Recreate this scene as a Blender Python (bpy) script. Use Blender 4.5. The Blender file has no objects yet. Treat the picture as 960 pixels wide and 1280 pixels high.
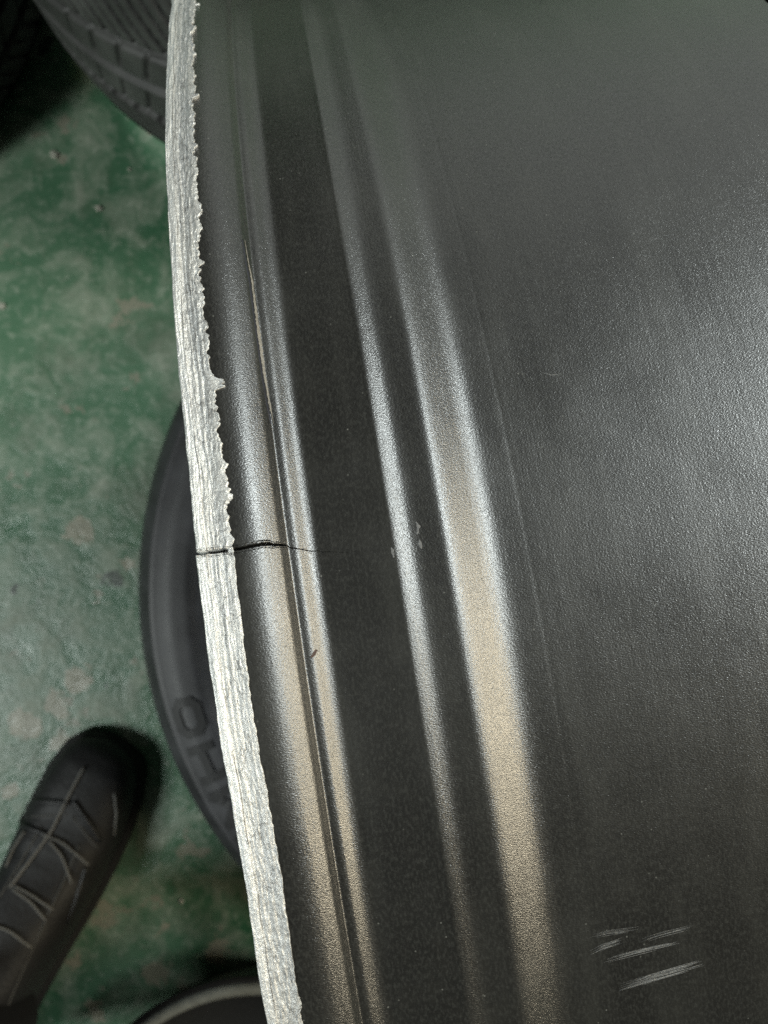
import bpy, bmesh, math, random
import numpy as np
from mathutils import Vector, Matrix
rad = math.radians
random.seed(4)
rng = np.random.default_rng(7)
S = bpy.context.scene
COL = S.collection
H = 0.650                      # height of the phone above the floor

# ------------------------------------------------------------------ camera
cam = bpy.data.cameras.new('camera')
co = bpy.data.objects.new('camera', cam); COL.objects.link(co)
co.location = (0, 0, H)
cam.sensor_fit = 'VERTICAL'; cam.sensor_height = 36.0; cam.lens = 36.0 * 924 / 1280
cam.clip_start = 0.005; cam.clip_end = 60
cam.dof.use_dof = True; cam.dof.focus_distance = 0.108; cam.dof.aperture_fstop = 30
S.camera = co

# ------------------------------------------------------------------ light
W = bpy.data.worlds.new('World'); S.world = W; W.use_nodes = True
bg = W.node_tree.nodes['Background']
bg.inputs[0].default_value = (0.90, 0.95, 0.85, 1); bg.inputs[1].default_value = 0.035

def area(name, loc, target, size, size_y, power, col, spread=180, long_x=False):
    l = bpy.data.lights.new(name, 'AREA'); l.shape = 'RECTANGLE'; l.size = size; l.size_y = size_y
    l.energy = power; l.color = col; l.spread = rad(spread)
    o = bpy.data.objects.new(name, l); COL.objects.link(o); o.location = loc
    d = Vector(target) - Vector(loc)
    z = -d.normalized(); y = (Vector((0, 1, 0)) - z * z.y).normalized(); x = y.cross(z)      # long side runs along world Y
    if long_x: x, y = Vector((1, 0, 0)), z.cross(Vector((1, 0, 0))).normalized(); x = y.cross(z)
    o.rotation_euler = Matrix((x, y, z)).transposed().to_euler()
    return o
area('ceiling_lamp', (1.93, 1.15, 2.75), (0, 0, .4), .20, 1.9, 100, (.92, 1.0, .99))
area('warm_lamp', (2.95, -0.05, 2.25), (0, 0, .4), .42, 2.2, 92, (1.0, .87, .62))
area('side_lamp', (-2.3, -0.9, 2.7), (0, 0, .1), .9, .5, 62, (.93, 1.0, .97))
area('far_side_fill', (0.9, 3.4, 1.3), (0, 0, .3), 2.6, 2.0, 12, (.95, 1.0, .96), 180, True)  # added broad soft fill that greys the upper barrel, no doorway known

S.render.engine = 'CYCLES'
S.view_settings.view_transform = 'Standard'; S.view_settings.look = 'None'
S.view_settings.exposure = 0.0; S.view_settings.gamma = 1
S.cycles.use_denoising = False
S.cycles.max_bounces = 6

# ------------------------------------------------------------------ helpers
def sm(a, b, x):
    t = np.clip((np.asarray(x, float) - a) / (b - a), 0, 1); return t * t * (3 - 2 * t)

_perm = rng.permutation(4096)
_val = rng.random(4096) * 2 - 1
def vnoise(x, y, seed=0):
    x = np.asarray(x, float); y = np.asarray(y, float)
    xi = np.floor(x).astype(int); yi = np.floor(y).astype(int)
    fx = x - xi; fy = y - yi; fx = fx * fx * (3 - 2 * fx); fy = fy * fy * (3 - 2 * fy)
    h = lambda a, b: _val[(_perm[(a + seed * 131) & 4095] + b * 17) & 4095]
    return (h(xi, yi) * (1 - fx) + h(xi + 1, yi) * fx) * (1 - fy) + (h(xi, yi + 1) * (1 - fx) + h(xi + 1, yi + 1) * fx) * fy
def fnoise(x, y, seed=0, o=4):
    r = 0; a = 1; t = 0
    for k in range(o):
        r = r + a * vnoise(x * 2**k, y * 2**k, seed + k * 7); t += a; a *= .55
    return r / t

def mesh(name, V, F, mat=None, parent=None, smooth=True, uv=None, loc=None):
    me = bpy.data.meshes.new(name)
    V = np.asarray(V, float)
    if loc is None and parent is not None: V = V - np.array(parent.location)
    if loc is not None: V = V - np.array(loc)
    me.from_pydata(V.tolist(), [], F if isinstance(F, list) else F.tolist())
    if smooth: me.shade_smooth()
    if uv is not None:
        l = me.uv_layers.new(name='UVMap')
        idx = np.empty(len(me.loops), dtype=np.int32); me.loops.foreach_get('vertex_index', idx)
        l.data.foreach_set('uv', np.asarray(uv, np.float32)[idx].ravel())
    me.update()
    o = bpy.data.objects.new(name, me); COL.objects.link(o)
    if mat: me.materials.append(mat)
    if parent is not None: o.parent = parent
    elif loc is not None: o.location = loc
    return o

def grid_faces(n, m, wrap_n=False, wrap_m=False, flip=False):
    i = np.arange(n if wrap_n else n - 1); j = np.arange(m if wrap_m else m - 1)
    I, J = np.meshgrid(i, j, indexing='ij'); I = I.ravel(); J = J.ravel()
    I2 = (I + 1) % n; J2 = (J + 1) % m
    f = np.stack([I * m + J, I2 * m + J, I2 * m + J2, I * m + J2], 1)
    return f[:, ::-1] if flip else f

def empty(name, loc, label, cat, group=None):
    o = bpy.data.objects.new(name, None); COL.objects.link(o); o.location = loc
    o['label'] = label; o['category'] = cat; o.empty_display_size = .05
    if group: o['group'] = group
    return o

# ---- node helper
class NT:
    def __init__(s, name):
        s.m = bpy.data.materials.new(name); s.m.use_nodes = True; s.t = s.m.node_tree
        s.b = s.t.nodes['Principled BSDF']
    def n(s, typ, ins=None, **props):
        nd = s.t.nodes.new(typ)
        for k, v in props.items(): setattr(nd, k, v)
        for k, v in (ins or {}).items():
            if isinstance(v, bpy.types.NodeSocket): s.t.links.new(v, nd.inputs[k])
            else: nd.inputs[k].default_value = v
        return nd
    def set(s, **kw):
        for k, v in kw.items():
            k = k.replace('_', ' ')
            if isinstance(v, bpy.types.NodeSocket): s.t.links.new(v, s.b.inputs[k])
            else: s.b.inputs[k].default_value = v
    def coord(s, which='Object'): return s.n('ShaderNodeTexCoord').outputs[which]
    def mapping(s, vec, scale): return s.n('ShaderNodeMapping', {'Vector': vec, 'Scale': scale}).outputs[0]
    def noise(s, vec, scale, detail=4, rough=.55, dist=0.):
        return s.n('ShaderNodeTexNoise', {'Vector': vec, 'Scale': scale, 'Detail': detail, 'Roughness': rough, 'Distortion': dist}).outputs[0]
    def vor(s, vec, scale, feature='F1', out='Distance', **ins):
        return s.n('ShaderNodeTexVoronoi', {'Vector': vec, 'Scale': scale, **ins}, feature=feature).outputs[out]
    def ramp(s, fac, stops):
        r = s.n('ShaderNodeValToRGB', {'Fac': fac}); e = r.color_ramp.elements
        while len(e) < len(stops): e.new(.5)
        for q, (p, c) in zip(e, stops):
            q.position = p; q.color = (*c, 1) if isinstance(c, tuple) else (c, c, c, 1)
        return r.outputs[0]
    def mix(s, fac, a, b, bt='MIX'):
        m = s.n('ShaderNodeMix', data_type='RGBA', blend_type=bt)
        for i, v in ((0, fac), (6, a), (7, b)):
            if isinstance(v, bpy.types.NodeSocket): s.t.links.new(v, m.inputs[i])
            else: m.inputs[i].default_value = (*v, 1) if isinstance(v, tuple) else v
        return m.outputs[2]
    def math(s, op, a, b=0.):
        m = s.n('ShaderNodeMath', operation=op)
        for i, v in ((0, a), (1, b)):
            if isinstance(v, bpy.types.NodeSocket): s.t.links.new(v, m.inputs[i])
            else: m.inputs[i].default_value = v
        return m.outputs[0]
    def bump(s, h, strength, dist, prev=None):
        ins = {'Height': h, 'Strength': strength, 'Distance': dist}
        if prev is not None: ins['Normal'] = prev
        return s.n('ShaderNodeBump', ins).outputs[0]

# ------------------------------------------------------------------ materials
def mat_paint():                                   # worn satin black wheel paint, fine metallic grain
    t = NT('black_wheel_paint'); uv = t.coord('UV')
    g = t.noise(t.mapping(uv, (.62, 1.5, 1)), 5200, 1, .5)
    g2 = t.noise(t.mapping(uv, (1, 1.5, 1)), 1500, 2, .5)
    big = t.noise(uv, 28, 5, .6)
    mid = t.noise(uv, 170, 5, .65)
    c = t.mix(t.ramp(big, [(.35, 0.), (.7, 1.)]), (.0065, .0062, .0055), (.012, .0118, .0105))
    c = t.mix(t.math('MULTIPLY', t.ramp(mid, [(.5, 0.), (.75, 1.)]), .25), c, (.026, .025, .021))
    sp = t.ramp(t.vor(uv, 620), [(.0, 1.), (.11, 0.)])                       # dust specks
    spk = t.math('MULTIPLY', sp, t.ramp(t.noise(uv, 260, 2), [(.53, 0.), (.58, 1.)]))
    c = t.mix(t.math('MULTIPLY', spk, .55), c, (.30, .30, .27))
    sk = t.noise(t.mapping(uv, (1.6, .8, 1)), 1500, 3, .7)                    # fine mottling
    c = t.mix(t.ramp(sk, [(.46, 0.), (.68, .8)]), c, (.028, .028, .025))
    smear = t.noise(t.mapping(uv, (1, .16, 1)), 120, 5, .65)                  # faint dried streaks round the rim
    c = t.mix(t.ramp(smear, [(.5, 0.), (.75, .45)]), c, (.030, .030, .026))
    strk = t.noise(t.mapping(uv, (1, .015, 1)), 620, 3, .6)
    cr_ = t.math('ADD', t.math('MULTIPLY', mid, .08), .17)
    cr_ = t.math('ADD', cr_, t.math('MULTIPLY', t.ramp(smear, [(.45, 0.), (.75, 1.)]), .08))
    cr_ = t.math('ADD', cr_, t.math('MULTIPLY', t.ramp(big, [(.42, 0.), (.62, 1.)]), .09))
    n = t.bump(strk, 1., .00002)
    n = t.bump(g2, 1., .000018, n)
    n = t.bump(g, 1., .000046, n)
    t.set(Base_Color=c, Roughness=.37, Normal=n, Specular_IOR_Level=.55, Coat_Weight=1., Coat_Roughness=cr_, Coat_Normal=n)
    return t.m
def mat_lip():                                     # scraped bare aluminium
    t = NT('scraped_aluminium'); uv = t.coord('UV')
    st = t.noise(t.mapping(uv, (1, .11, 1)), 1500, 4, .6)                  # streaks along the edge
    cr = t.noise(t.mapping(uv, (1, .7, 1)), 1100, 5, .7)
    v = t.vor(t.mapping(t.n('ShaderNodeVectorMath', {0: uv, 1: t.n('ShaderNodeVectorMath', {0: t.n('ShaderNodeTexNoise', {'Vector': uv, 'Scale': 900.}).outputs[1], 1: (.0009, .0009, 0)}, operation='MULTIPLY').outputs[0]}, operation='ADD').outputs[0], (1, .30, 1)), 1250, 'DISTANCE_TO_EDGE')
    ck = t.math('MULTIPLY', t.ramp(v, [(0., 1.), (.055, 0.)]), t.ramp(t.noise(uv, 190, 3), [(.40, 0.), (.54, 1.)]))
    big = t.noise(t.mapping(uv, (1, .35, 1)), 130, 4, .6)
    c = t.mix(st, (.38, .38, .37), (.76, .755, .74))
    c = t.mix(t.ramp(big, [(.4, 0.), (.72, 1.)]), c, (.62, .61, .58))
    fis = t.noise(t.mapping(uv, (1, .10, 1)), 1900, 5, .75, .8)                  # lengthwise fissures, their crevice shade put into the colour
    fm = t.math('MULTIPLY', t.ramp(fis, [(.30, 1.), (.42, 0.)]), t.ramp(t.noise(t.mapping(uv, (1, .5, 1)), 240, 3), [(.40, 0.), (.55, 1.)]))
    pit = t.math('MULTIPLY', t.ramp(cr, [(.58, 0.), (.68, 1.)]), t.ramp(t.noise(uv, 210, 3), [(.45, 0.), (.6, 1.)]))
    c = t.mix(t.math('MULTIPLY', fm, .6), c, (.075, .07, .06))
    c = t.mix(t.math('MULTIPLY', pit, .65), c, (.13, .115, .10))
    c = t.mix(t.math('MULTIPLY', ck, .6), c, (.06, .055, .05))
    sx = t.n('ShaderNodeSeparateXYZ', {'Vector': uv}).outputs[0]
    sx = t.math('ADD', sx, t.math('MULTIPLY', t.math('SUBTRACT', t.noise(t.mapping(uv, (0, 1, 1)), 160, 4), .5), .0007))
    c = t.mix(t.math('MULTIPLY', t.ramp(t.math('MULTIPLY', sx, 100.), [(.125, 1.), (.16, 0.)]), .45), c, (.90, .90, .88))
    ln = t.math('ABSOLUTE', t.math('SUBTRACT', sx, .00155))
    ln = t.math('MULTIPLY', t.ramp(t.math('MULTIPLY', ln, 1000.), [(.03, 1.), (.09, 0.)]), t.ramp(t.noise(t.mapping(uv, (.3, 1, 1)), 90, 3), [(.42, 0.), (.55, 1.)]))
    c = t.mix(t.math('MULTIPLY', ln, .8), c, (.07, .065, .06))
    ck = t.math('MAXIMUM', ck, ln)
    n = t.bump(st, .9, .0004)
    n = t.bump(cr, .8, .0004, n)
    n = t.bump(t.math('MAXIMUM', ck, fm), -.9, .0004, n)
    t.set(Base_Color=c, Roughness=.42, Metallic=.55, Normal=n)
    return t.m
def mat_floor():
    t = NT('green_floor_paint'); o = t.coord('Object')
    big = t.noise(o, 5.5, 5, .6, .3); mid = t.noise(o, 24, 6, .65, .6); fine = t.noise(o, 120, 5, .65)
    c = t.mix(t.ramp(big, [(.36, 0.), (.62, 1.)]), (.046, .140, .072), (.105, .195, .120))
    c = t.mix(t.ramp(mid, [(.45, 0.), (.72, .8)]), c, (.34, .37, .29))            # scuffed, chalky film
    c = t.mix(t.math('MULTIPLY', t.ramp(fine, [(.52, 0.), (.72, 1.)]), .45), c, (.46, .50, .41))
    def spots(pts, seed):
        acc = None
        wob = t.n('ShaderNodeVectorMath', {0: t.n('ShaderNodeTexNoise', {'Vector': o, 'Scale': 38., 'Detail': 5., 'Roughness': .7}).outputs[1], 1: (.5, .5, .5)}, operation='SUBTRACT').outputs[0]
        wob = t.n('ShaderNodeVectorMath', {0: wob, 'Scale': .045}, operation='SCALE').outputs[0]
        p = t.n('ShaderNodeVectorMath', {0: o, 1: wob}, operation='ADD').outputs[0]
        for (px, py, r) in pts:
            w = ((px - 480) / 924 * H, (640 - py) / 924 * H, 0)
            d = t.n('ShaderNodeVectorMath', {0: p, 1: w}, operation='DISTANCE').outputs['Value']
            q = t.math('DIVIDE', d, r)
            acc = q if acc is None else t.math('MINIMUM', acc, q)
        return t.ramp(acc, [(.75, 1.), (1.15, 0.)])
    worn = spots([(100, 665, .012), (30, 905, .016), (98, 850, .014), (70, 880, .012), (196, 1215, .013), (276, 1190, .012), (92, 1200, .008), (158, 700, .005), (75, 930, .010), (10, 990, .008), (205, 1155, .006), (120, 1262, .010)], 1)
    c = t.mix(t.math('MULTIPLY', worn, .85), c, t.mix(fine, (.17, .16, .115), (.44, .41, .31)))
    dark = spots([(20, 740, .0055), (52, 752, .004), (130, 860, .004), (58, 60, .01), (143, 720, .008)], 2)
    c = t.mix(t.math('MULTIPLY', dark, .8), c, (.012, .02, .018))
    dirt = t.noise(o, 11, 5, .7)
    c = t.mix(t.math('MULTIPLY', t.ramp(dirt, [(.5, 0.), (.75, 1.)]), .6), c, (.085, .095, .062))
    chip = t.ramp(t.math('ADD', t.math('MULTIPLY', t.noise(o, 19, 2), .6), t.math('MULTIPLY', t.noise(o, 95, 6, .7), .4)), [(.600, 0.), (.615, 1.)])
    c = t.mix(t.math('MULTIPLY', chip, .8), c, (.26, .25, .19))
    grt = t.math('MULTIPLY', t.ramp(t.vor(o, 210), [(.10, 1.), (.16, 0.)]), t.ramp(t.noise(o, 60, 3), [(.54, 0.), (.6, 1.)]))
    c = t.mix(t.math('MULTIPLY', grt, .8), c, (.02, .025, .02))
    worn = t.math('MAXIMUM', worn, chip)
    r = t.ramp(mid, [(.3, .24), (.7, .5)])
    n = t.bump(mid, .35, .004); n = t.bump(fine, .45, .0015, n); n = t.bump(worn, -.5, .001, n)
    t.set(Base_Color=c, Roughness=r, Normal=n)
    return t.m
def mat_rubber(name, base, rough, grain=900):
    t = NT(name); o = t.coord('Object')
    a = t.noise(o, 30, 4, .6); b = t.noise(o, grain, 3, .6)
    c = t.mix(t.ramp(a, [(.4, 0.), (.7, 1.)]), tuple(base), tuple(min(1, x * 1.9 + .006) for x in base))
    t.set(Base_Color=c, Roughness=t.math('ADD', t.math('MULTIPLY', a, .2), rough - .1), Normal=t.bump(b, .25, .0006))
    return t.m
def mat_plain(name, base, rough, metallic=0., scale=300, bump=.2, var=.5):
    t = NT(name); o = t.coord('Object'); a = t.noise(o, scale, 4, .6)
    c = t.mix(a, tuple(x * (1 - var) for x in base), tuple(min(1, x * (1 + var)) for x in base))
    t.set(Base_Color=c, Roughness=rough, Metallic=metallic, Normal=t.bump(a, bump, .001))
    return t.m
def mat_fabric(name, base):
    t = NT(name); o = t.coord('Object')
    w = t.n('ShaderNodeTexWave', {'Vector': o, 'Scale': 420., 'Distortion': 2.}).outputs[1]
    a = t.noise(o, 45, 4, .6)
    c = t.mix(a, tuple(x * .6 for x in base), tuple(x * 1.5 for x in base))
    t.set(Base_Color=c, Roughness=.85, Normal=t.bump(w, .3, .0008), Specular_IOR_Level=.3)
    return t.m
M_paint = mat_paint(); M_lip = mat_lip(); M_floor = mat_floor()
M_rub = mat_rubber('tyre_rubber', (.026, .026, .029), .50)
M_rub2 = mat_rubber('dusty_tread_rubber', (.050, .050, .047), .55)
M_rub3 = mat_rubber('shaded_tyre_rubber', (.007, .007, .007), .75)  # darker rubber copy, the corner's shade is put into its colour
M_letter = mat_rubber('letter_rubber', (.0025, .0025, .003), .55)
M_dark_edge = mat_plain('dark_edge_metal', (.02, .021, .03), .6, .3)
M_blister = mat_plain('grey_blister', (.12, .12, .12), .5, 0, 2500, .5)
M_scratch = mat_plain('bare_scratch', (.15, .15, .147), .5, .2, 2500, .5)
M_scrape = mat_plain('scraped_paint_edge', (.22, .205, .18), .5, .2, 1800, .5)
M_leather = mat_plain('shoe_leather', (.010, .010, .011), .6, 0, 260, .5)
M_sole = mat_plain('shoe_sole_rubber', (.007, .007, .007), .8)
M_lace = mat_plain('shoe_lace_cord', (.15, .148, .14), .8, 0, 900, .5)
M_stitch = mat_plain('shoe_stitching', (.075, .075, .072), .8)
M_cloth = mat_fabric('black_trouser_cloth', (.003, .003, .0035))
M_pan = mat_plain('black_pan_plastic', (.008, .008, .008), .5)
M_panrim = mat_plain('worn_grey_rim', (.24, .25, .23), .5, .4, 120, .3)
M_grit = mat_plain('pale_grit', (.40, .40, .33), .8)

# ------------------------------------------------------------------ floor
fl = mesh('floor', [(-8, -8, 0), (8, -8, 0), (8, 8, 0), (-8, 8, 0)], [[0, 1, 2, 3]], M_floor, smooth=False)
fl['kind'] = 'structure'

# ------------------------------------------------------------------ the cracked wheel
th, ph, cy, cz = -.1566, .0244, .0410, .3306
d = np.array([math.cos(th) * math.cos(ph), math.sin(th) * math.cos(ph), math.sin(ph)])
u = np.cross(d, [0, 0, 1.]); u /= np.linalg.norm(u)
w = np.cross(u, d)
if w[2] > 0: w = -w
if u[1] < 0: u = -u
def c2w(P):                                   # wheel-fit frame (x right, y down, z away) to world
    return np.stack([P[..., 0], -P[..., 1], H - P[..., 2]], -1)
A0 = np.array([0, cy, cz])
def surf(s, r, a):                            # a: angle round the axle, 0 = topmost
    s = np.asarray(s, float)[..., None]; r = np.asarray(r, float)[..., None]; a = np.asarray(a, float)[..., None]
    return c2w(A0 + s * d + r * (np.cos(a) * w + np.sin(a) * u))

# profile of the painted side: (pixel-row station in mm along the axle, surface tilt in degrees)
TILT = [(-20.9, 0), (-20.0, 3), (-18.9, 9), (-17.6, 17), (-16.6, 24), (-15.8, 30), (-14.4, 33), (-14.0, 44), (-13.55, 62), (-13.3, 50), (-13.1, 12), (-12.7, 8), (-12.1, 18),
        (-11.7, 31), (-11.0, 32), (-10.5, 27), (-10.0, 19), (-9.6, 13), (-9.2, 3), (-8.6, -2.5), (.9, -3), (1.15, -9), (1.35, -3), (1.5, 7), (1.9, 15), (2.8, 19), (3.7, 16), (4.7, 5), (6., 0),
        (8.2, 1), (8.8, 8), (9.3, 16), (10.0, 22), (11.0, 25.5), (13.6, 25), (15.0, 19), (16.2, 11), (17.4, 4), (18.6, 1.5), (20.5, 1.2), (20.9, 4), (21.3, -1.), (22., .6), (26., .0), (40, -.8), (60, -2.5), (95, -3)]
ts = np.array([a for a, b in TILT]); tt = np.array([b for a, b in TILT])
sfine = np.arange(-20.9, 95.01, .02)
tilt = np.interp(sfine, ts, tt)
k = np.exp(-np.linspace(-2, 2, 21)**2); k /= k.sum()
tilt = np.convolve(np.pad(tilt, 10, mode='edge'), k, 'valid')
rfine = 233.2 - np.concatenate([[0], np.cumsum(np.tan(np.radians(tilt[:-1])) * .02)])
sfine = sfine / 1000; rfine = rfine / 1000
def prof_r(s):
    return np.interp(s, sfine, rfine)
def band_r(s): return np.interp(s, [-.0256, -.0252, -.0246, -.0225, -.0205], [.2312, .2323, .2327, .2333, .2334])

def px2surf(px, py, rf=None):                 # where the line of sight through a picture point meets the wheel
    rf = rf or (lambda s: np.where(s < -.0206, band_r(s), prof_r(s)))
    D = np.array([(px - 480) / 924, (py - 640) / 924, 1.0])
    t = np.linspace(.07, .3, 12000)[:, None]
    P = t * D - A0
    s = P @ d; q = P - s[:, None] * d; rr = np.linalg.norm(q, axis=1)
    i = np.argmax(rr <= rf(s))
    return s[i], math.atan2(q[i] @ u, q[i] @ w)

WL = empty('cracked_wheel', (float(surf(.06, .23, math.pi)[0]), float(surf(.06, .23, math.pi)[1]), float(surf(0, .233, math.pi)[2])),
           'black wheel standing on edge with a crack through its scraped bare metal lip', 'wheel')

# crack path, from the picture
CR = [(243, 692), (252, 692), (262, 690), (275, 688), (285, 689), (296, 686), (308, 684), (320, 681), (334, 680), (347, 681), (357, 681), (362, 684), (370, 686), (382, 688), (395, 689), (410, 690), (440, 691), (478, 690)]
cs = np.array([px2surf(*p) for p in CR]); CS, CA = cs[:, 0], cs[:, 1]
CS[0] = -.0262
def crack_a(s): return np.interp(s, CS, CA) + (.00007 * vnoise(s * 1400, s * 0 + 3.3) + .00005 * vnoise(s * 4200, s * 0 + 9.3)) / .23
def crack_w(s): return np.interp(s, [-.0262, -.0225, -.019, -.0155, -.0140, -.0130, -.009, -.007], [.00034, .00042, .00036, .00038, .00026, .00013, .00008, .00005])
def crack_d(s): return np.interp(s, [-.0262, -.0225, -.0145, -.0138, -.009, -.004, .0005], [.0030, .0032, .0028, .0012, .00022, 0, 0])

# angle columns: dense in view, denser at the crack
a_mid = float(np.interp(-.018, CS, CA))
vis0, vis1 = -1.35, 0.95
def columns(step):
    off_f = np.array([-3.2, -2.0, -1.35, -1.0, -.55, 0, .55, 1.0, 1.35, 2.0, 3.2])      # in crack half-widths
    up = -np.cumsum(np.minimum(step, .00016 / .23 * 1.09 ** np.arange(4000)))
    dn = np.cumsum(np.minimum(step, .00016 / .23 * 1.09 ** np.arange(4000)))
    up = up[up > vis0 - a_mid] - .0004; dn = dn[dn < vis1 - a_mid] + .0004
    far = np.linspace(vis1 + .03, vis0 + 2 * math.pi - .03, 90) - a_mid
    return up[::-1], off_f, dn, far
def revolve(name, svals, rf, mat, step=.0011, extra=None, dr=None, wrap=True):
    up, off, dn, far = columns(step)
    n_u, n_o = len(up), len(off)
    base = np.concatenate([up, np.zeros(n_o), dn] + ([far] if wrap else []))
    isoff = np.zeros(len(base), bool); isoff[n_u:n_u + n_o] = True
    fo = np.zeros(len(base)); fo[n_u:n_u + n_o] = off
    Sg, Bg = np.meshgrid(svals, base, indexing='ij')
    Fo = np.broadcast_to(fo, Sg.shape); In = np.broadcast_to(isoff, Sg.shape)
    dec = np.exp(-(Bg / .12)**2)
    sc = np.clip(Sg, -.0262, .0005)
    A = a_mid + Bg + dec * (crack_a(sc) - a_mid) + In * Fo * crack_w(sc) * .5 / .23
    R = rf(Sg)
    if dr is not None: R = R + dr(Sg, A)
    core = In & (np.abs(Fo) < 1.05)
    dep = crack_d(sc) * np.where(np.abs(Fo) < .8, 1.0, np.where(np.abs(Fo) < 1.05, .25, 0.)) * (Sg < .0006)
    lipup = .00004 * In * (np.abs(np.abs(Fo) - 1.35) < .1) * (Sg < -.013)
    R = R - dep * core + lipup
    S2 = Sg if extra is None else extra(Sg, A)
    P = surf(S2, R, A)
    arc = np.concatenate([[0], np.cumsum(np.hypot(np.diff(svals), np.diff(rf(np.asarray(svals)))))])
    uv = np.stack([np.broadcast_to(arc[:, None], Sg.shape), A * .228], -1)
    F = grid_faces(len(svals), len(base), wrap_m=wrap)
    return mesh(name, P.reshape(-1, 3), F, mat, WL, uv=uv.reshape(-1, 2))

# painted barrel
sv = np.concatenate([np.arange(-.0209, -.0075, .00011), np.arange(-.0075, 0, .0005), np.arange(0, .0180, .00022), np.arange(.018, .0205, .0005), np.arange(.0205, .0245, .00018), np.arange(.0245, .06, .0012), np.arange(.06, .0951, .004)])
sv = sv[np.concatenate([[True], np.diff(sv) > 5e-5])]
def wav(Sg, A):
    return (.00002 * fnoise(A * 40, Sg * 250, 3, 3) + .00005 * fnoise(A * 9, Sg * 60, 5, 2)) * sm(-.0205, -.019, Sg)
barrel = revolve('barrel', sv, prof_r, M_paint, dr=wav)

# scraped lip band with a torn right-hand edge
b_s = np.array([px2surf(x, y, band_r) for x, y in [(241, 0), (240, 60), (240, 130), (245, 240), (248, 325), (257, 420), (266, 480), (271, 530), (281, 600), (283, 640), (291, 690), (304, 800), (317, 900), (335, 1000), (352, 1100), (366, 1200), (378, 1280)]])
e_s = np.array([px2surf(x, y, lambda s: .2325 + 0 * s) for x, y in [(216, 0), (210, 65), (207, 130), (208, 240), (214, 325), (219, 420), (226, 500), (237, 600), (245, 690), (257, 800), (271, 900), (288, 1000), (306, 1100), (333, 1280)]])
burrs = [((285, 620), .0009, .0022), ((272, 480), .0011, .0016), ((278, 530), .0004, .001), ((243, 120), .0009, .0012), ((244, 4), .0009, .0012), ((282, 575), .0004, .002), ((247, 265), .0004, .0016), ((379, 1255), .0003, .002)]
burr_s = [(px2surf(*p, band_r)[1], h, wd) for p, h, wd in burrs]
def band_map(T, A):
    e = np.interp(A, e_s[:, 1], e_s[:, 0], left=-.0255, right=-.0255); e = .75 * e + .25 * -.0254
    b = np.interp(A, b_s[:, 1], b_s[:, 0], left=-.0206, right=-.0206)
    y = A * .23
    rag = .00016 * fnoise(y * 1500, 0 * y, 11, 4) + .00018 * fnoise(y * 420, 0 * y + 7, 12, 3)
    up = 1 - sm(-.19, -.16, A)            # rougher above the crack
    tooth = np.abs(fnoise(y * 700, 0 * y + 3, 14, 3))
    rag = rag * (.8 + 1.3 * (A < a_mid)) + .0009 * tooth * (A < a_mid)
    for a0, h, wd in burr_s: rag = rag + h * np.clip(1 - ((y - a0 * .23) / (wd * .5))**2, 0, 1)**.6 * (1 + .35 * vnoise(y * 5000, 0 * y))
    e = e + .00006 * fnoise(y * 900, 0 * y, 21, 3) + .0001 * fnoise(y * 160, 0 * y, 22, 2)
    e = e - .00016 * sm(a_mid - .0004, a_mid + .0006, A) * np.exp(-np.clip(A - a_mid, 0, 9) / .05); b = b + .00010 * sm(a_mid - .0004, a_mid + .0006, A) * np.exp(-np.clip(A - a_mid, 0, 9) / .02)
    return e, b, rag
nb = 46
tv = np.concatenate([np.linspace(0, 1, nb), [1.0, 1.0]])
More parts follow.
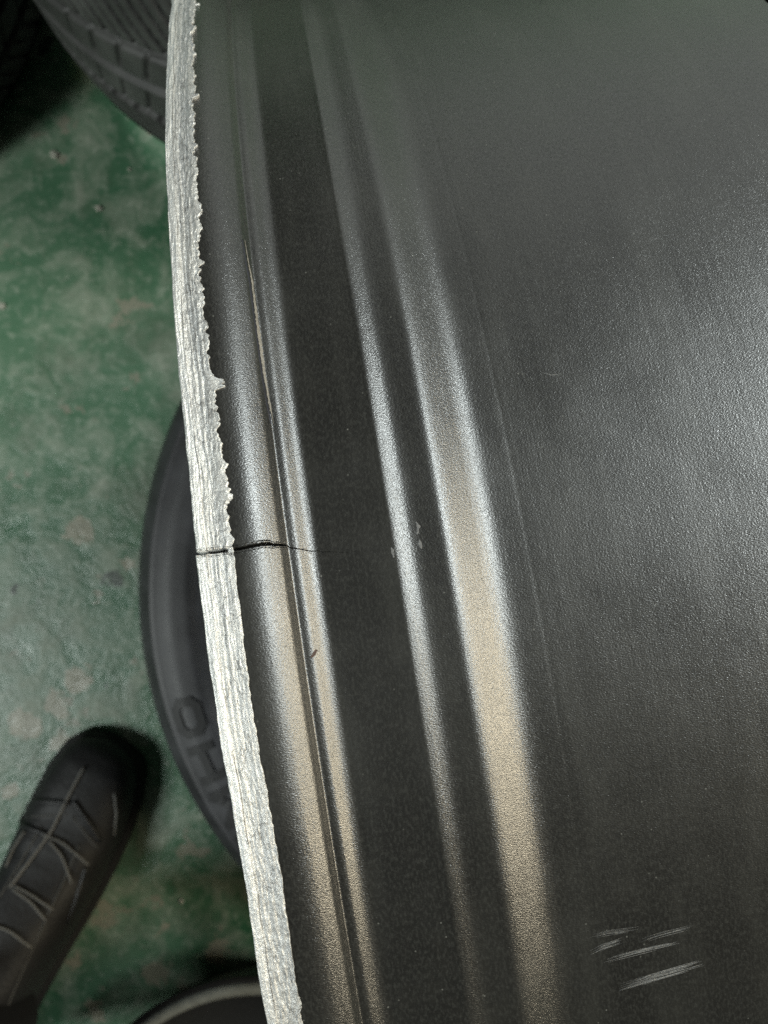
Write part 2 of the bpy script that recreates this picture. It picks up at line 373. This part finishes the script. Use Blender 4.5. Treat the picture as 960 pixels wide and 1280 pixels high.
def band():
    up, off, dn, far = columns(.00085)
    base = np.concatenate([up, np.zeros(len(off)), dn, far]); n_u = len(up)
    fo = np.zeros(len(base)); fo[n_u:n_u + len(off)] = off; inn = np.zeros(len(base), bool); inn[n_u:n_u + len(off)] = True
    T, Bg = np.meshgrid(tv, base, indexing='ij'); Fo = np.broadcast_to(fo, T.shape); In = np.broadcast_to(inn, T.shape)
    s0 = -.0254 + T * .0048
    A = a_mid + Bg + np.exp(-(Bg / .12)**2) * (crack_a(s0) - a_mid) + In * Fo * crack_w(s0) * .5 / .23
    e, b, rag = band_map(T, A)
    s = e + T * (b - e) + rag * sm(.72, 1, T)
    y = A * .23
    R = .2329 + .0004 * T + .0001 * np.sin(T * 9)
    R = R - .0010 * np.clip(1 - T / .05, 0, 1)**2                                  # outer bevel
    R = R - .00013 * sm(.30, .33, T + .04 * fnoise(y * 60, 0 * y, 31, 2)) * (A < a_mid + .35)
    R = R + .00026 * fnoise(T * 12, y * 110, 33, 3) + .00013 * fnoise(T * 26, y * 900, 35, 3) * (.6 + .9 * sm(.3, .6, T))
    R = R + .00022 * sm(.8, .97, T) * (fnoise(y * 800, T * 9, 37, 3) * .9 + .45)      # burred edge
    core = In & (np.abs(Fo) < 1.05)
    R = R - .009 * core * np.where(np.abs(Fo) < .8, 1, .25) * sm(-.02, .03, T + .02)
    R = np.where(s > -.02095, np.maximum(R, prof_r(np.maximum(s, -.0209)) + .00012), R)
    # last two rows wrap down into the paint
    R[-2] = R[-3] - .00022; R[-1] = R[-3] - .0012; s[-2] = s[-3] + .00003; s[-1] = s[-3] - .0002
    P = surf(s, R, A)
    # outer face of the flange, folded inwards below the band
    s_in = np.stack([s[0] + .0001, s[0] + .0006, s[0] + .0009]); R_in = np.stack([R[0] - .0012, R[0] - .006, R[0] - .014]); A_in = np.stack([A[0]] * 3)
    P2 = surf(s_in[::-1], R_in[::-1], A_in)
    PP = np.concatenate([P2, P], 0)
    arc = np.concatenate([[-.015, -.007, -.0015], tv * .0050])
    arc[-2] += .0003; arc[-1] += .0012
    uv = np.stack([np.broadcast_to(arc[:, None], PP.shape[:2]), np.broadcast_to(A[0] * .23, PP.shape[:2])], -1)
    return mesh('scraped_lip', PP.reshape(-1, 3), grid_faces(PP.shape[0], PP.shape[1], wrap_m=True), M_lip, WL, uv=uv.reshape(-1, 2))
band()

# inner skin of the barrel, spokes and hub at the far side
def ring(name, prof, mat, n=160, parent=WL):
    a = np.linspace(0, 2 * math.pi, n, endpoint=False)
    s = np.array([p[0] for p in prof]); r = np.array([p[1] for p in prof])
    Sg, Ag = np.meshgrid(s, a, indexing='ij'); Rg = np.broadcast_to(r[:, None], Sg.shape)
    return mesh(name, surf(Sg, Rg, Ag).reshape(-1, 3), grid_faces(len(s), n, wrap_m=True), mat, parent, uv=np.stack([Sg + Rg, Ag * .22], -1).reshape(-1, 2))
r95 = float(prof_r(.095))
ring('outboard_flange', [(.095, r95), (.12, r95), (.135, .219), (.16, .221), (.168, .226), (.176, .233), (.179, .232), (.178, .226), (.165, .218), (.135, .212), (.09, r95 - .006), (.03, float(prof_r(.03)) - .006), (.008, float(prof_r(.008)) - .007), (-.005, .219), (-.018, .2195), (-.0246, .2185)], M_paint)
ring('hub', [(.120, .001), (.120, .035), (.124, .07), (.165, .07), (.172, .03), (.172, .001)], M_paint, 64)
def spoke(k):
    a0 = k * 2 * math.pi / 5
    V = []
    for rr, hw, s0, s1 in ((.06, .022, .13, .165), (.12, .017, .138, .168), (.18, .02, .145, .172), (.217, .034, .15, .176)):
        for sg, ss in ((-1, s0), (1, s0), (1, s1), (-1, s1)):
            V.append(surf(ss, rr, a0 + sg * hw / rr))
    F = []
    for i in range(3):
        for j in range(4): F.append([i * 4 + j, i * 4 + (j + 1) % 4, i * 4 + 4 + (j + 1) % 4, i * 4 + 4 + j])
    F += [[0, 3, 2, 1], [12, 13, 14, 15]]
    mesh('spoke', np.array(V), F, M_paint, WL, smooth=False)
for k in range(5): spoke(k)

# marks on the paint: thin raised or bare flakes following the surface
def patch(name, pts, mat, lift=.00005, seg=60, jag=.25, n_w=6, seed=0, kid=None):
    """pts: (px, py, half width in mm) along a stroke"""
    pa = np.array([px2surf(x, y) for x, y, _ in pts]); hw = np.array([q[2] for q in pts]) / 1000
    L = np.concatenate([[0], np.cumsum(np.hypot(np.diff(pa[:, 0]), np.diff(pa[:, 1]) * .225))])
    t = np.linspace(0, L[-1], seg)
    s = np.interp(t, L, pa[:, 0]); a = np.interp(t, L, pa[:, 1]); h = np.interp(t, L, hw)
    ds = np.gradient(s, t); da = np.gradient(a * .225, t); q = np.hypot(ds, da); ns, na = -da / q, ds / q
    c = np.linspace(-1, 1, n_w)
    hl = h * (1 + jag * fnoise(t * 2500, 0 * t, seed + 1, 3)); hr = h * (1 + jag * fnoise(t * 2500, 0 * t + 5, seed + 2, 3))
    hh = np.where(c[None] < 0, hl[:, None], hr[:, None])
    s2 = s[:, None] + ns[:, None] * c * hh; a2 = a[:, None] + na[:, None] * c * hh / .225
    R = prof_r(s2) + lift * (1 - c**4)[None] - .00004 * (np.abs(c) > .99)[None] + lift * .5 * fnoise(s2 * 3000, a2 * 700, seed, 3)
    R = R + wav(s2, a2)
    P = surf(s2, R, a2)
    o = mesh(name, P.reshape(-1, 3), grid_faces(seg, n_w), mat, WL, uv=np.stack([s2, a2 * .225], -1).reshape(-1, 2))
    return o
RG = [(306, 300, .04), (311, 330, .07), (315, 350, .12), (320, 390, .18), (325, 425, .21), (331, 470, .18), (337, 505, .16), (342, 530, .03)]
patch('scraped_ridge', RG, M_scrape, .00012, 200, .55, 8, 40)
patch('dark_edge', [(x - 3.2, y, .14) for x, y, _ in RG], M_dark_edge, .00003, 160, .4, 5, 45)  # thin dark strip along the left of the scraped ridge
for i, (x0, y0, x1, y1, wd, nl) in enumerate([(772, 1236, 880, 1203, .62, 24), (752, 1202, 850, 1177, .34, 12), (736, 1192, 780, 1174, .5, 9), (795, 1178, 866, 1158, .3, 6), (730, 1172, 800, 1160, .4, 6)]):
    for q in range(nl):
        o_ = ((q + .5) / nl * 2 - 1) * wd * 8.2 + random.uniform(-.6, .6)
        a_, b_ = random.uniform(0, .35), random.uniform(.7, 1)
        xa, ya, xb, yb = x0 + (x1 - x0) * a_, y0 + (y1 - y0) * a_ + o_, x0 + (x1 - x0) * b_, y0 + (y1 - y0) * b_ + o_
        wq = random.uniform(.03, .075)
        patch('scratch', [(xa, ya, wq * .2), (xa * .6 + xb * .4, ya * .6 + yb * .4 - random.uniform(0, 1.5), wq), (xa * .15 + xb * .85, ya * .15 + yb * .85, wq), (xb, yb, wq * .2)], M_scratch, .000008, 50, .9, 4, 50 + i * 11 + q)
patch('scratch', [(676, 465, .02), (690, 469, .10), (702, 467, .02)], M_scratch, .00001, 20, .6, 5, 61)
patch('paint_blister', [(520, 652, .08), (523, 658, .30), (521, 668, .16)], M_blister, .00004, 40, .9, 8, 66)
patch('paint_blister', [(524, 674, .06), (525, 680, .30), (527, 686, .1)], M_blister, .00004, 30, .9, 8, 67)
patch('paint_blister', [(489, 684, .06), (491, 690, .34), (492, 697, .1)], M_blister, .00002, 30, .9, 8, 68)
patch('paint_chip', [(389, 822, .15), (392, 818, .42), (396, 812, .18)], mat_plain('rusty_chip', (.06, .035, .028), .8), .00003, 20, .5, 6, 70)

# ------------------------------------------------------------------ tyres
def lying_tyre(name, c, R, Rin, Wd, mat, label, n=720, tread=True, mat_side=None, z0=0.0, shoulder=.03, vis=None, pitch=.030, group=None):
    root = empty(name, (c[0], c[1], z0), label, 'tyre', group)
    h = Wd / 2
    # sidewall profile (radius, height) top half then mirrored
    pr = [(Rin, h * .86), (Rin + .004, h * .92), (Rin + .012, h * .93), (Rin + (R - Rin) * .30, h * 1.0), (Rin + (R - Rin) * .52, h * 1.0), (Rin + (R - Rin) * .70, h * .95), (Rin + (R - Rin) * .84, h * .85), (R - .006, h * .74)]
    from itertools import chain
    def spline(P, m):
        P = np.array(P); t = np.concatenate([[0], np.cumsum(np.hypot(*np.diff(P, axis=0).T))]); tq = np.linspace(0, t[-1], m)
        x = np.interp(tq, t, P[:, 0]); y = np.interp(tq, t, P[:, 1])
        for _ in range(3):
            x[1:-1] = (x[:-2] + x[1:-1] * 2 + x[2:]) / 4; y[1:-1] = (y[:-2] + y[1:-1] * 2 + y[2:]) / 4
        return x, y
    a = np.linspace(0, 2 * math.pi, n, endpoint=False)
    sx, sy = spline(pr, 40)
    for sgn, nm in ((1, 'sidewall'), (-1, 'sidewall')):
        Rg, Ag = np.meshgrid(sx, a, indexing='ij'); Zg = np.broadcast_to((h + sgn * sy)[:, None], Rg.shape).copy()
        rib = .0008 * (np.abs(Rg - (Rin + .014)) < .0015) + .0010 * (np.abs(Rg - (R - .018)) < .0012)
        Zg += sgn * rib
        P = np.stack([c[0] + Rg * np.cos(Ag), c[1] + Rg * np.sin(Ag), z0 + Zg], -1)
        mesh(nm, P.reshape(-1, 3), grid_faces(len(sx), n, wrap_m=True, flip=sgn > 0), mat_side or mat, root)
    m = 90
    v = np.linspace(-1, 1, m)
    base_r = R - .006 * np.abs(v)**4 * 1.0 - .001 * v * v
    Vg, Ag = np.meshgrid(v, a, indexing='ij')
    Rg = np.broadcast_to(base_r[:, None], Vg.shape).copy()
    if tread:
        arc = Ag * R
        for g in (-.42, 0, .42): Rg -= .010 * (1 - sm(.030, .060, np.abs(Vg - g)))
        ph_ = (arc + .034 * np.sign(Vg) * np.abs(Vg)**1.3 * 1.0) / (2 * math.pi * R / round(2 * math.pi * R / pitch)); fr = np.abs(ph_ - np.round(ph_))
        blk = (np.abs(Vg) > .46)
        Rg -= .0065 * (1 - sm(.045, .085, fr)) * blk
        ph2 = ph_ * 1 + .5; fr2 = np.abs(ph2 - np.round(ph2))
        Rg -= .004 * (1 - sm(.02, .05, fr2)) * (np.abs(Vg) > .5) * (np.abs(Vg) < .92)
        ph3 = (arc - .03 * Vg) / (2 * math.pi * R / round(2 * math.pi * R / pitch)); fr3 = np.abs(ph3 - np.round(ph3))
        Rg -= .003 * (1 - sm(.03, .07, fr3)) * (np.abs(Vg) < .38) * (np.abs(Vg) > .1)
    P = np.stack([c[0] + Rg * np.cos(Ag), c[1] + Rg * np.sin(Ag), z0 + h + Vg * h * .74], -1)
    mesh('tread', P.reshape(-1, 3), grid_faces(m, n, wrap_m=True, flip=True), mat, root)
    # inner liner
    li = [(Rin, h * 1.86), (Rin + .02, h * 1.84), (R - .03, h * 1.7), (R - .014, h), (R - .03, h * .3), (Rin + .02, h * .16), (Rin, h * .14)]
    Lr = np.array([p[0] for p in li]); Lz = np.array([p[1] for p in li]); a2 = np.linspace(0, 2 * math.pi, 120, endpoint=False)
    Rg, Ag = np.meshgrid(Lr, a2, indexing='ij'); Zg = np.broadcast_to(Lz[:, None], Rg.shape)
    mesh('inner_liner', np.stack([c[0] + Rg * np.cos(Ag), c[1] + Rg * np.sin(Ag), z0 + Zg], -1).reshape(-1, 3), grid_faces(len(Lr), 120, wrap_m=True), mat, root)
    return root, (sx, sy + h)

T0C = (.1308, -.0524); T0R, T0I = .3065, .2400
tyre0, (t0x, t0y) = lying_tyre('tyre', T0C, T0R, T0I, .160, M_rub, 'dark tyre with raised sidewall letters lying flat under the cracked wheel', group='loose tyres on the floor')
def letters():
    import itertools
    word = 'KUMHO'
    rm = .2735; hh = .0150; pitch = .0325
    ang0 = math.radians(197.9)                            # centre angle of the O, from the picture
    def strokes(ch):
        s = .22
        if ch == 'H': return [((-1, 0), (-1, 1)), ((1, 0), (1, 1)), ((-1, .5), (1, .5))]
        if ch == 'M': return [((-1, 0), (-1, 1)), ((1, 0), (1, 1)), ((-1, 1), (0, .25)), ((0, .25), (1, 1))]
        if ch == 'U': return [((-1, 1), (-1, .2)), ((1, 1), (1, .2)), ((-1, .2), (-.6, 0)), ((-.6, 0), (.6, 0)), ((.6, 0), (1, .2))]
        if ch == 'K': return [((-1, 0), (-1, 1)), ((-1, .45), (1, 1)), ((-.3, .6), (1, 0))]
        if ch == 'O': return [((-1, .25), (-1, .75)), ((-1, .75), (-.6, 1)), ((-.6, 1), (.6, 1)), ((.6, 1), (1, .75)), ((1, .75), (1, .25)), ((1, .25), (.6, 0)), ((.6, 0), (-.6, 0)), ((-.6, 0), (-1, .25))]
    for i, ch in enumerate(word):
        bm = bmesh.new()
        off = (i - 4) * pitch                             # read clockwise, O last
        for (p, q) in strokes(ch):
            p = np.array(p, float) * (.0106, hh); q = np.array(q, float) * (.0106, hh)
            dr_ = (q - p) / np.linalg.norm(q - p); nr = np.array([-dr_[1], dr_[0]]) * .0029
            p = p - dr_ * .0018; q = q + dr_ * .0018
            n = 5
            lo, hi = [], []
            for k_ in range(n):
                c_ = p + (q - p) * k_ / (n - 1)
                for sg in (-1, 1):
                    pt = c_ + nr * sg
                    ang = ang0 - (off + pt[0]) / rm; r_ = rm - hh / 2 + pt[1]
                    z_ = float(np.interp(r_, t0x, t0y))
                    for dz, lst in ((-.001, lo), (.0013, hi)):
                        lst.append(bm.verts.new((T0C[0] + r_ * math.cos(ang) - tyre0.location[0], T0C[1] + r_ * math.sin(ang) - tyre0.location[1], z_ + dz)))
            for k_ in range(n - 1):
                a_, b_, c2, d2 = hi[2 * k_], hi[2 * k_ + 1], hi[2 * k_ + 3], hi[2 * k_ + 2]
                bm.faces.new((a_, b_, c2, d2))
                bm.faces.new((lo[2 * k_], hi[2 * k_], hi[2 * k_ + 2], lo[2 * k_ + 2])); bm.faces.new((hi[2 * k_ + 1], lo[2 * k_ + 1], lo[2 * k_ + 3], hi[2 * k_ + 3]))
            bm.faces.new((lo[0], lo[1], hi[1], hi[0])); bm.faces.new((lo[-1], lo[-2], hi[-2], hi[-1]))
        me = bpy.data.meshes.new('raised_letter'); bm.normal_update(); bm.to_mesh(me); bm.free(); me.materials.append(M_letter)
        o = bpy.data.objects.new('raised_letter', me); COL.objects.link(o); o.parent = tyre0
letters()
TY, _ = lying_tyre('tyre', (0, 0), .243, .165, .20, M_rub2, 'dusty tyre with grooved tread showing, lying at the top left behind the wheel lip', group='loose tyres on the floor', n=1300, pitch=.021)
psi, tau = 1.895, .204                         # it leans a little, its near side raised
tz = Vector((math.sin(tau) * math.cos(psi), math.sin(tau) * math.sin(psi), math.cos(tau)))
tx = tz.cross(Vector((math.sin(psi), -math.cos(psi), 0))).normalized(); ty = tz.cross(tx)
TY.rotation_euler = Matrix((tx, ty, tz)).transposed().to_euler()
TY.location = Vector((-.033, .479, .243 * math.sin(tau) + .1 * math.cos(tau) + .003)) - tz * .1
lying_tyre('tyre', (-.500, .47), .22, .13, .16, M_rub3, 'tyre coloured darker for the shade of the top left corner, barely in the picture', group='loose tyres on the floor', n=500, tread=True)

# ------------------------------------------------------------------ pan at the bottom
PC = (-.098, -.519); PR = .147
pan = empty('round_pan', (PC[0], PC[1], 0), 'round black pan with a thin pale grey rim, at the bottom beside the wheel lip', 'pan')
def lathe(name, c, prof, mat, root, n=160):
    a = np.linspace(0, 2 * math.pi, n, endpoint=False); r = np.array([p[0] for p in prof]); z = np.array([p[1] for p in prof])
    Rg, Ag = np.meshgrid(r, a, indexing='ij'); Zg = np.broadcast_to(z[:, None], Rg.shape)
    return mesh(name, np.stack([c[0] + Rg * np.cos(Ag), c[1] + Rg * np.sin(Ag), Zg], -1).reshape(-1, 3), grid_faces(len(r), n, wrap_m=True), mat, root)
lathe('pan_body', PC, [(.002, .002), (.12, .002), (.125, .006), (PR + .006, .066), (PR + .008, .070), (PR - .002, .0705), (PR - .006, .064), (.122, .012), (.118, .006), (.002, .006)], M_pan, pan)
lathe('rim', PC, [(PR - .0055, .070), (PR - .005, .0735), (PR - .002, .075), (PR + .001, .0745), (PR + .003, .072), (PR + .003, .0702)], M_panrim, pan)

# ------------------------------------------------------------------ grit on the floor
def grit(px, py, r, label):
    bm = bmesh.new(); bmesh.ops.create_icosphere(bm, subdivisions=2, radius=r)
    for v in bm.verts:
        v.co *= 1 + random.uniform(-.3, .25); v.co.z = v.co.z * .55 + r * .45
    me = bpy.data.meshes.new('pebble'); bm.to_mesh(me); bm.free(); me.materials.append(M_grit)
    o = bpy.data.objects.new('pebble', me); COL.objects.link(o)
    o.location = ((px - 480) / 924 * H, (640 - py) / 924 * H, 0); o.rotation_euler[2] = random.random() * 6
    o['label'] = label; o['category'] = 'grit'; o['group'] = 'pale grit on the green floor'
grit(68, 194, .0035, 'pale grit speck near the left edge, below the dark corner tyre')
grit(124, 261, .0030, 'pale yellowish speck on plain green floor left of the wheel lip')
grit(162, 212, .0015, 'tiny pale speck just below the tread of the dusty tyre')
grit(3, 383, .003, 'pale speck on the green floor at the left picture edge')
grit(227, 1126, .0022, 'whitish speck on the dark green floor right of the shoe')

# ------------------------------------------------------------------ the person's foot
def Fw(px, py, z): return np.array([(px - 480) / 924 * (H - z), (640 - py) / 924 * (H - z), z])
toe = Fw(137, 928, .02)[:2]; ax = np.array([-.42, -.907]); sd = np.array([.907, -.42])    # heel-ward, wearer's inner side
person = empty('person', (float(toe[0] + ax[0] * .2), float(toe[1] + ax[1] * .2), 0), 'person in black trousers and black laced shoe on the green floor', 'person')
t_ = np.array([0, .006, .018, .04, .07, .10, .14, .18, .22, .26, .285, .295])
hw = np.array([.006, .025, .034, .040, .0425, .0425, .040, .036, .034, .033, .025, .006])
tp = np.array([.020, .034, .043, .050, .056, .066, .084, .098, .100, .098, .09, .04])
bn = .012 * np.sin(np.clip(t_ / .29, 0, 1) * math.pi)      # banana curve
def shoe_pt(t, c, z):                          # c across, in metres
    b = np.interp(t, t_, bn)
    p = toe + ax * t + sd * (c + b * .3)
    return np.array([p[0], p[1], z])
def loft(name, mat, tl, prof, parent, cap=True):
    V = []; m = None
    for t in tl:
        ps = prof(t); m = len(ps)
        for (c, z) in ps: V.append(shoe_pt(t, c, z))
    F = grid_faces(len(tl), m, wrap_m=True).tolist()
    if cap: F += [list(range(m)), list(range((len(tl) - 1) * m, len(tl) * m))[::-1]]
    return mesh(name, np.array(V), F, mat, parent)
tl = np.unique(np.concatenate([np.linspace(0, .03, 10), np.linspace(.03, .265, 48), np.linspace(.265, .295, 10)]))
def upper(t):
    h = np.interp(t, t_, hw) * .97; z1 = np.interp(t, t_, tp); out = []
    for k_ in range(32):
        a = 2 * math.pi * k_ / 32; cx_, sz = math.cos(a), math.sin(a)
        c = h * np.sign(cx_) * abs(cx_)**.75
        if sz >= 0: z = .014 + (z1 - .014) * sz**.8
        else: z = .014 + .004 * sz
        crease = -.0016 * math.exp(-((t - .088 - .25 * abs(c)) / .004)**2) - .0013 * math.exp(-((t - .104 + .2 * c) / .004)**2) - .001 * math.exp(-((t - .122 - .3 * c) / .005)**2)
        panel = -.0014 * (1 if (t > .050 + .5 * abs(c) and abs(c) < .016 and t < .24) else 0)   # the tongue slot
        cap = -.0012 * math.exp(-((t - .058 - 4 * c * c * 4) / .0025)**2)
        if sz > .2: z += crease + panel + cap
        out.append((c, z))
    return out
# shoe: one body, its own pieces below it
shoe = loft('shoe', M_leather, tl, upper, person)
def sole(t):
    h = np.interp(t, t_, hw) * 1.0 + .0025
    return [(-h, 0.0005), (h, .0005), (h + .001, .008), (h, .015), (h * .9, .0165), (-h * .9, .0165), (-h, .015), (-h - .001, .008)]
so = loft('sole', M_sole, tl, sole, person); so.parent = shoe
for v in so.data.vertices: pass
def tube(name, pts, r, mat, parent, n=8):
    pts = np.array(pts, float)
    t = np.concatenate([[0], np.cumsum(np.linalg.norm(np.diff(pts, axis=0), axis=1))]); m = max(6, int(t[-1] / .0025)); q = np.linspace(0, t[-1], m)
    P = np.stack([np.interp(q, t, pts[:, i]) for i in range(3)], 1)
    for _ in range(2): P[1:-1] = (P[:-2] + 2 * P[1:-1] + P[2:]) / 4
    T = np.gradient(P, axis=0); T /= np.linalg.norm(T, axis=1)[:, None]
    up = np.array([0, 0, 1.]); X = np.cross(T, up); X /= np.linalg.norm(X, axis=1)[:, None]; Y = np.cross(X, T)
    a = np.linspace(0, 2 * math.pi, n, endpoint=False)
    V = P[:, None] + r * (np.cos(a)[None, :, None] * X[:, None] + np.sin(a)[None, :, None] * Y[:, None])
    F = grid_faces(m, n, wrap_m=True).tolist() + [list(range(n)), list(range((m - 1) * n, m * n))[::-1]]
    return mesh(name, V.reshape(-1, 3), F, mat, parent)
def top_z(t, c):
    ps = upper(t); cs_ = [p for p in ps if p[1] > .016]; cs_.sort()
    return float(np.interp(c, [p[0] for p in cs_], [p[1] for p in cs_]))
def on(t, c, lift=.0012): p = shoe_pt(t, c, top_z(t, c) + lift); return p
def on_shoe(o): o.parent = shoe
def on_px(px, py, lift):
    z = .06
    for _ in range(4):
        p = Fw(px, py, z)[:2] - toe; t, c = p @ ax, p @ sd; t = float(np.clip(t, .004, .28)); c = float(np.clip(c, -.04, .04)); z = top_z(t, c)
    return on(t, c, lift)
M_seam = mat_plain('grey_seam_tape', (.16, .155, .145), .8, 0, 900, .5); M_over = mat_plain('shoe_overlay', (.010, .010, .011), .5, 0, 300, .3)
def stroke(name, P, r, mat, lift): on_shoe(tube(name, [on_px(a[0] + (b[0] - a[0]) * q / 6, a[1] + (b[1] - a[1]) * q / 6, lift) for a, b in zip(P[:-1], P[1:]) for q in range(7)], r, mat, person))
stroke('centre_seam', [(105, 958), (86, 990), (62, 1036), (38, 1068), (8, 1106)], .0012, M_seam, .0012)
for P in ([(50, 1040), (75, 1050), (108, 1078)], [(58, 1048), (74, 1066), (86, 1100)], [(14, 1104), (36, 1116), (62, 1134)], [(12, 1108), (34, 1124), (52, 1146)], [(-20, 1150), (6, 1160), (34, 1182)], [(28, 1036), (14, 1056), (4, 1080)]):
    stroke('lace', P, .0009, M_lace, .0016)
for P in ([(16, 1004), (48, 1000), (84, 1002)], [(90, 1000), (108, 1026), (122, 1050)], [(20, 1012), (22, 1028), (60, 1043)], [(104, 1082), (92, 1120), (80, 1150)]):
    stroke('overlay_edge', P, .0022, M_over, .0002)
stroke('stitching', [(142, 990), (145, 1012), (142, 1040)], .0009, M_lace, .0004)
for sgn in (-1, 1):
    on_shoe(tube('stitching', [on(.052 + .5 * abs(c) + 3 * c * c, c, .0004) for c in np.linspace(.002, .030, 10) * sgn], .0007, M_stitch, person))
    on_shoe(tube('stitching', [on(t, sgn * (.017 + .06 * (t - .07)), .0004) for t in np.linspace(.07, .2, 20)], .0007, M_stitch, person))
# trouser leg: one tapered cloth tube from the cuff over the shoe up to the thigh
def leg():
    st = [((-.012, .235), .060, .055), ((-.010, .232), .062, .085), ((-.006, .238), .060, .14), ((-.004, .245), .060, .22), ((-.006, .238), .064, .32), ((-.008, .215), .068, .42), ((-.008, .20), .072, .50), ((-.004, .25), .076, .54), ((.01, .33), .082, .58), ((.03, .44), .09, .62), ((.04, .52), .085, .63)]
    V = []; n = 40
    for i, ((c, t), r, z) in enumerate(st):
        b = toe + ax * t + sd * c
        nx = st[min(i + 1, len(st) - 1)]; pv = st[max(i - 1, 0)]
        tn = np.array([*(toe + ax * nx[0][1] + sd * nx[0][0]), nx[2]]) - np.array([*(toe + ax * pv[0][1] + sd * pv[0][0]), pv[2]]); tn /= np.linalg.norm(tn)
        X = np.cross(tn, [sd[1], -sd[0], 0]) if False else np.array([sd[0], sd[1], 0]); Y = np.cross(tn, X)
        for k_ in range(n):
            a = 2 * math.pi * k_ / n
            rr = r * (1 + .05 * math.sin(3 * a + i) + .03 * math.sin(5 * a - i * 1.3))
            V.append(np.array([b[0], b[1], z]) + rr * (math.cos(a) * X + math.sin(a) * Y))
    F = grid_faces(len(st), n, wrap_m=True).tolist()
    o = mesh('trouser_leg', np.array(V), F, M_cloth, person)
    md = o.modifiers.new('s', 'SUBSURF'); md.levels = 1; md.render_levels = 2
leg()
